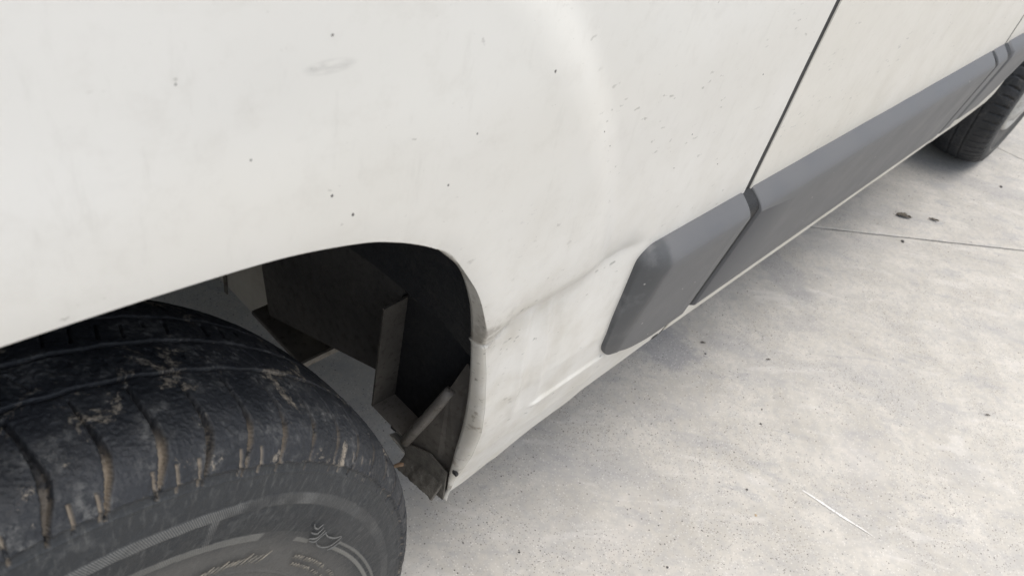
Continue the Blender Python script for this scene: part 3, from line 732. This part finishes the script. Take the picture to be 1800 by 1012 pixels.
wheel = empty('wheel', (0, 0, 0)); wheel.parent = van; wheel.matrix_local = Matrix.Translation((-.0305, .107 - .041, .3465)) @ Matrix.Rotation(.070, 4, 'Z') @ Matrix.Rotation(-.077, 4, 'X') @ Matrix.Translation((0, -.107, 0)); wheel['label'] = 'rear wheel with a worn muddy tyre'
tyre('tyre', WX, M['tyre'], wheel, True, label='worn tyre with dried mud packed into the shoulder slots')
lathe('rim', [(.045, .180), (.028, .184), (.018, .187), (.0145, .190), (.015, .192), (.019, .190), (.021, .186), (.03, .181), (.05, .178), (.06, .17), (.055, .15), (.04, .13), (.035, .10), (.038, .07), (.03, .06), (.03, .02), (.03, .001)], M['rim'], wheel, flip=True)
lathe('rim_barrel', [(.045, .186), (.10, .18), (.19, .186), (.20, .2)], M['rim'], wheel)
lathe('brake_drum', [(.07, .001), (.07, .15), (.18, .15), (.18, .001)], M['chassis'], wheel, flip=True)
# raised lettering and the swirl mark moulded on the sidewall (worn, unreadable in the photograph)
def sw(thdeg, r, lift=.0012):
    y = np.interp(r, [.200, .213, .228, .245, .262, .280, .296, .308], [.0130, .0102, .0075, .0045, .0005, -.0015, -.0005, .0020]) - lift
    a = R(thdeg); return (r * math.sin(a), float(y), r * math.cos(a))
swirl = [[(51.95, 0.2677), (52.8, 0.2646), (54.06, 0.2641), (54.26, 0.2671), (54.51, 0.2687)],
 [(53.1, 0.2598), (54.08, 0.2591), (55.31, 0.26), (55.44, 0.2645), (55.21, 0.2664)],
 [(54.59, 0.2537), (56.16, 0.255), (56.65, 0.2583), (56.53, 0.2647)],
 [(55.34, 0.2514), (57.1, 0.2522), (57.4, 0.2562), (57.37, 0.2634)],
 [(57.44, 0.262), (59.28, 0.2603), (61.46, 0.2616), (62.93, 0.2659)],
 [(57.42, 0.2525), (59.21, 0.25), (61.06, 0.25), (62.71, 0.253), (63.42, 0.2592), (63.32, 0.265)],
 [(63.62, 0.2498), (64.12, 0.2543), (64.4, 0.2615)]]
vs, fs = [], []
def addt(pts, rad, n=5):
    v, f = tube_mesh(pts, rad, n); k = len(vs); vs.extend(v); fs.extend([tuple(i + k for i in q) for q in f])
for pl in swirl:
    q = spline(pl, 14); addt([sw(a, r, .0003) for a, r in q], [.0003 + .0005 * math.sin(math.pi * (i + .7) / 14.5) for i in range(14)])
M['dusty'] = simple('dust_caught_on_rubber', (.15, .15, .14), (.10, .10, .098), 120, (.7, .85))
M['tan_dust'] = simple('tan_dust_on_lettering', (.21, .19, .155), (.12, .115, .10), 160, (.75, .9))
mesh('moulded_swirl', vs, fs, M['dusty'], wheel, True)
vs, fs = [], []
rl = random.Random(11)
th0 = 31.5
while th0 < 47.5:       # slanted script along the bead, worn to strokes
    rb = np.interp(th0, [31, 36, 40, 44, 49], [.2210, .2262, .2290, .2308, .2325]); h = rl.choice((.006, .006, .010))
    big = th0 > 42; h *= 1.25 if big else 1
    addt([sw(th0 - .7, rb - h * .45, .0004), sw(th0, rb, .0007), sw(th0 + .9 + rl.random() * .3, rb + h * .6, .0004)], [.0003, .0007, .0004])
    if rl.random() < .7: addt([sw(th0 + .9, rb + h * .5, .0004), sw(th0 + 1.3, rb + h * .1, .0005), sw(th0 + .9, rb - h * .4, .0004)], .0004)
    th0 += rl.uniform(1.1, 1.7)
for row, (rr0, hh) in enumerate(((.2335, .0040), (.2265, .0034))):    # two rows of small capitals
    th0 = 56 + row * 1.5
    while th0 < 80:
        rb = rr0 + (th0 - 56) * .00018
        if rl.random() < .82:
            addt([sw(th0, rb, .0004), sw(th0 + .1, rb + hh, .0005)], .00045)
            k = rl.random()
            if k < .5: addt([sw(th0 + .1, rb + hh, .0004), sw(th0 + .75, rb + hh * .5, .0004), sw(th0 + .9, rb, .0004)], .0004)
            elif k < .8: addt([sw(th0 + .8, rb, .0004), sw(th0 + .85, rb + hh, .0004)], .0004); addt([sw(th0, rb + hh * .5, .0004), sw(th0 + .8, rb + hh * .5, .0004)], .0003)
        th0 += rl.uniform(1.0, 1.25)
o = mesh('moulded_lettering', vs, fs, M['tan_dust'], wheel, True); o['kind'] = 'stuff'

fwheel = empty('wheel', (FX, -.020, WZ)); fwheel.parent = van; fwheel['label'] = 'front wheel with silver hubcap, far end of the van'
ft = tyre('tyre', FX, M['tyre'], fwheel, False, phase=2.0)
def spokes(r, t):
    return -.006 * (math.sin(t * 7) ** 2 > .25) * (.06 < r < .165)
lathe('hubcap', [(.03, .200), (.012, .203), (.004, .196), (.006, .18), (.010, .17), (.006, .16), (.0, .13), (-.003, .10), (.0, .07), (-.012, .055), (-.016, .03), (-.016, .001)], M['hub'], fwheel, 140, True, spokes)

# --- inside the wheel opening
def liner():
    nU = len(A_arch); rows = []
    ctr = np.array([WX, .50]); N = B_arch - ctr; N /= np.linalg.norm(N, axis=1)[:, None]
    low = np.clip((B_arch[:, 1] - .60) / .15, 0, 1)
    for dy, n in ((.016, .006), (.034, .018), (.06, .022), (.10, .028), (.20, .024), (.31, .010)):
        q = B_arch + N * n
        rows.append(np.stack([q[:, 0], np.full(nU, dy) + .004 * np.sin(q[:, 0] * 40), q[:, 1]], 1))
    P = np.stack(rows, 1); keep = P[:, 0, 2] > .52
    P = P[keep]
    grid('wheel_arch_liner', P, M['liner'], van, flip=False)
    # inner wall of the wheelhouse, above the wheel
    v = [(-.45, .315, .55), (.44, .315, .55), (.44, .315, .86), (-.45, .315, .86)]
    mesh('wheelhouse_wall', v, [(0, 1, 2, 3)], M['liner'], van)
liner()
def plate(name, pts, th, mat, parent=van, sub=True):
    """thin plate with thickness along its normal"""
    p = [Vector(q) for q in pts]; n = (p[1] - p[0]).cross(p[2] - p[0]).normalized() * th
    v = p + [q + n for q in p]; k = len(p)
    f = [tuple(range(k)), tuple(range(2 * k - 1, k - 1, -1))] + [(i, i + k, (i + 1) % k + k, (i + 1) % k) for i in range(k)]
    return mesh(name, v, f, mat, parent)
# cross member that closes the wheelhouse towards the front
plate('cross_member', [(.424, .172, .358), (.420, .435, .250), (.420, .452, .33), (.424, .40, .60), (.424, .172, .66)], .03, M['beam'])
plate('wheelhouse_wall', [(.426, .042, .50), (.426, .176, .50), (.426, .176, .70), (.426, .042, .70)], .002, M['liner'])
# bracket under it: web and bottom flange
plate('bracket', [(.396, .170, .327), (.470, .166, .327), (.470, .166, .50), (.396, .170, .49)], .003, M['chassis'])
plate('bracket_flange', [(.396, .100, .327), (.470, .100, .327), (.470, .168, .327), (.396, .168, .327)], .003, M['chassis_pale'])
plate('cavity_wall', [(.432, .04, .292), (.432, .165, .262), (.428, .165, .66), (.428, .04, .66)], -.003, M['liner'])
# inner sill skin with its folded edge
v, f = tube_mesh([(.398, .106, .322), (.399, .095, .355), (.400, .082, .39), (.401, .070, .425), (.402, .060, .455)], [.0065, .0070, .0066, .0064, .0060], 10)
mesh('folded_flange', v, f, M['chassis_pale'], van, True)
plate('inner_sill', [(.402, .100, .325), (.404, .064, .45), (.410, .052, .50), (.412, .044, .48), (.412, .040, .33), (.408, .060, .29)], -.002, M['chassis'])
# crusted lip at the end of the sill, torn edge
def crust():
    nx, ny = 26, 60; P = np.empty((nx, ny, 3)); rn = np.random.default_rng(5)
    for j in range(ny):
        t = j / (ny - 1); y = .042 + t * .064; 
        for i in range(nx):
            s = i / (nx - 1)
            edge = .0022 * (vnoise(np.array([t * 9.]), np.array([0.]), 2)[0] - .5) + .0010 * (vnoise(np.array([t * 31.]), np.array([0.]), 5)[0] - .5)
            x = .389 + s * .020 + edge * (1 - s)
            z = (.287 - .010 * t * 1.0) + s * .030 + .0022 * (vnoise(np.array([s * 6.]), np.array([t * 9.]), 8)[0] - .5) + .0014 * (vnoise(np.array([s * 18.]), np.array([t * 26.]), 9)[0] - .5)
            P[i, j] = (x, y, z)
    o = grid('sill_end_lip', P, M['crust'], van, flip=False); m = o.modifiers.new('solid', 'SOLIDIFY'); m.thickness = .003
crust()
plate('sill_end_web', [(.404, .036, .282), (.403, .100, .270), (.400, .108, .318), (.404, .07, .335), (.405, .04, .33)], -.002, M['crust'])
v, f = tube_mesh([(.396, .100, .285), (.392, .104, .283), (.388, .108, .279), (.387, .110, .268), (.3865, .111, .258)], [.003, .0028, .0022, .0018, .002], 7)
mesh('rusty_clip', v, f, M['rust'], van, True)
box('drain_slot', .4015, .4055, .0245, .032, .3415, .3465, M['seal_and_shade'], van, .001)
# farther parts below the floor
box('fuel_tank', .455, .95, .47, .98, .13, .49, M['pale_under'], van, .02)
box('tank_strap', .4525, .4545, .62, .63, .13, .45, M['chassis'], van, 0)
box('hanger_plate', .405, .470, .335, .46, .240, .248, M['chassis'], van)
box('hanger_plate_edge', .405, .470, .329, .334, .239, .250, M['chassis_pale'], van, .001)
v, f = tube_mesh([(WX, .12, .33), (WX, .95, .31), (WX, 1.78, .33)], .035, 16); mesh('rear_axle', v, f, M['chassis'], van, True)

# ------------------------------------------------------------------ small litter on the concrete
def lump(name, x, y, s, mat, seed, flat=.6, elong=1.0, ang=0.0):
    rn = random.Random(seed); import bmesh
    bm = bmesh.new(); bmesh.ops.create_icosphere(bm, subdivisions=2, radius=1)
    for v in bm.verts:
        k = 1 + rn.uniform(-.28, .22); v.co = Vector((v.co.x * k * s * elong, v.co.y * k * s, max(v.co.z, -.55) * k * s * flat))
    me = bpy.data.meshes.new(name); bm.to_mesh(me); bm.free()
    o = link(name, me, mat); o.location = (x, y, s * flat * .5); o.rotation_euler = (0, 0, ang); return o
def tag(o, label, cat, group=None):
    o['label'] = label; o['category'] = cat
    if group: o['group'] = group
G = 'small dark stones lying on the concrete'
for i, (x, y, s, m, lb) in enumerate([
        (.999, -.176, .0026, 'pebble', 'dark angular pebble left of the white scrape line'),
        (.755, -.168, .0024, 'pebble', 'dark pebble by the bottom edge of the photo, near the tyre'),
        (.584, .003, .0019, 'pebble', 'tiny dark pebble right of the tyre sidewall'),
        (1.161, -.113, .0026, 'pebble', 'dark pebble lower of two in the middle of the concrete'),
        (1.197, -.095, .0022, 'pebble', 'dark pebble upper of two in the middle of the concrete'),
        (2.138, -.032, .0062, 'pebble', 'round dark pebble just below the long concrete joint'),
        (2.849, -.114, .0060, 'pebble', 'dark pebble on the stain near the front tyre'),
        (.970, -.134, .0014, 'pebble', 'smallest dark pebble above the angular one'),
        (1.230, .067, .0028, 'pebble', 'dark pebble close to the short grey trim'),
        (.965, -.215, .0030, 'pebble_tan', 'tan pebble fragment below the angular dark pebble')]):
    tag(lump('pebble', x, y, s * .85, M[m], 20 + i, .7 if m == 'pebble' else .3), lb, 'pebble', G)
def leaf(x, y, L, W, ang, seed, label, cat='leaf'):
    rn = random.Random(seed); v, f = [], []; K = 9
    for i in range(K + 1):
        t = i / K; w = W * math.sin(math.pi * min(max(t, .04), .96)) ** .8
        for sd, zz in ((-1, .0035), (0, .001), (1, .004)):
            v.append((L * (t - .5) + rn.uniform(-1, 1) * L * .03, sd * w * rn.uniform(.7, 1.2) + .15 * W * math.sin(t * 4), zz * L / .03 * rn.uniform(.6, 1.4) + .001))
    for i in range(K):
        for k in (0, 1): f.append((3 * i + k, 3 * i + k + 1, 3 * i + k + 4, 3 * i + k + 3))
    o = mesh('dead_leaf', v, f, M['leaf'], None, False); o.location = (x, y, .001); o.rotation_euler = (0, 0, ang); tag(o, label, cat)
    md = o.modifiers.new('solid', 'SOLIDIFY'); md.thickness = .0007
    return o
leaf(2.277, .020, .045, .011, R(-52), 3, 'crumpled dark dead leaf lying above the long concrete joint')
leaf(2.358, -.046, .030, .006, R(-60), 5, 'thin dark leaf sliver to the right of the crumpled leaf')
leaf(1.253, .089, .011, .0022, R(-55), 6, 'small dark leaf shred beside the van sill')
leaf(1.339, -.030, .010, .0018, R(-40), 7, 'thin leaf shred in the middle of the concrete')
leaf(1.631, -.430, .011, .0022, R(-60), 8, 'small dark leaf shred at the right edge of the photo')
# uncountable grit
vs, fs = [], []
rn = random.Random(99)
for i in range(1500):
    x = rn.uniform(.45, 3.4); y = rn.uniform(-.85, .45); s = rn.choice((.0005, .0006, .0008, .0011)) * (1 + .35 * x * rn.random()); k = len(vs)
    for (a, b_, c_) in ((1, 0, 0), (-.4, .9, 0), (-.5, -.8, 0), (0, 0, 1.2)): vs.append((x + a * s * rn.uniform(.6, 1.3), y + b_ * s * rn.uniform(.6, 1.3), max(c_ * s, .0001)))
    fs += [(k, k + 1, k + 3), (k + 1, k + 2, k + 3), (k + 2, k, k + 3)]
o = mesh('grit', vs, fs, M['pebble']); o['kind'] = 'stuff'; o['label'] = 'fine dark grit scattered over the concrete'
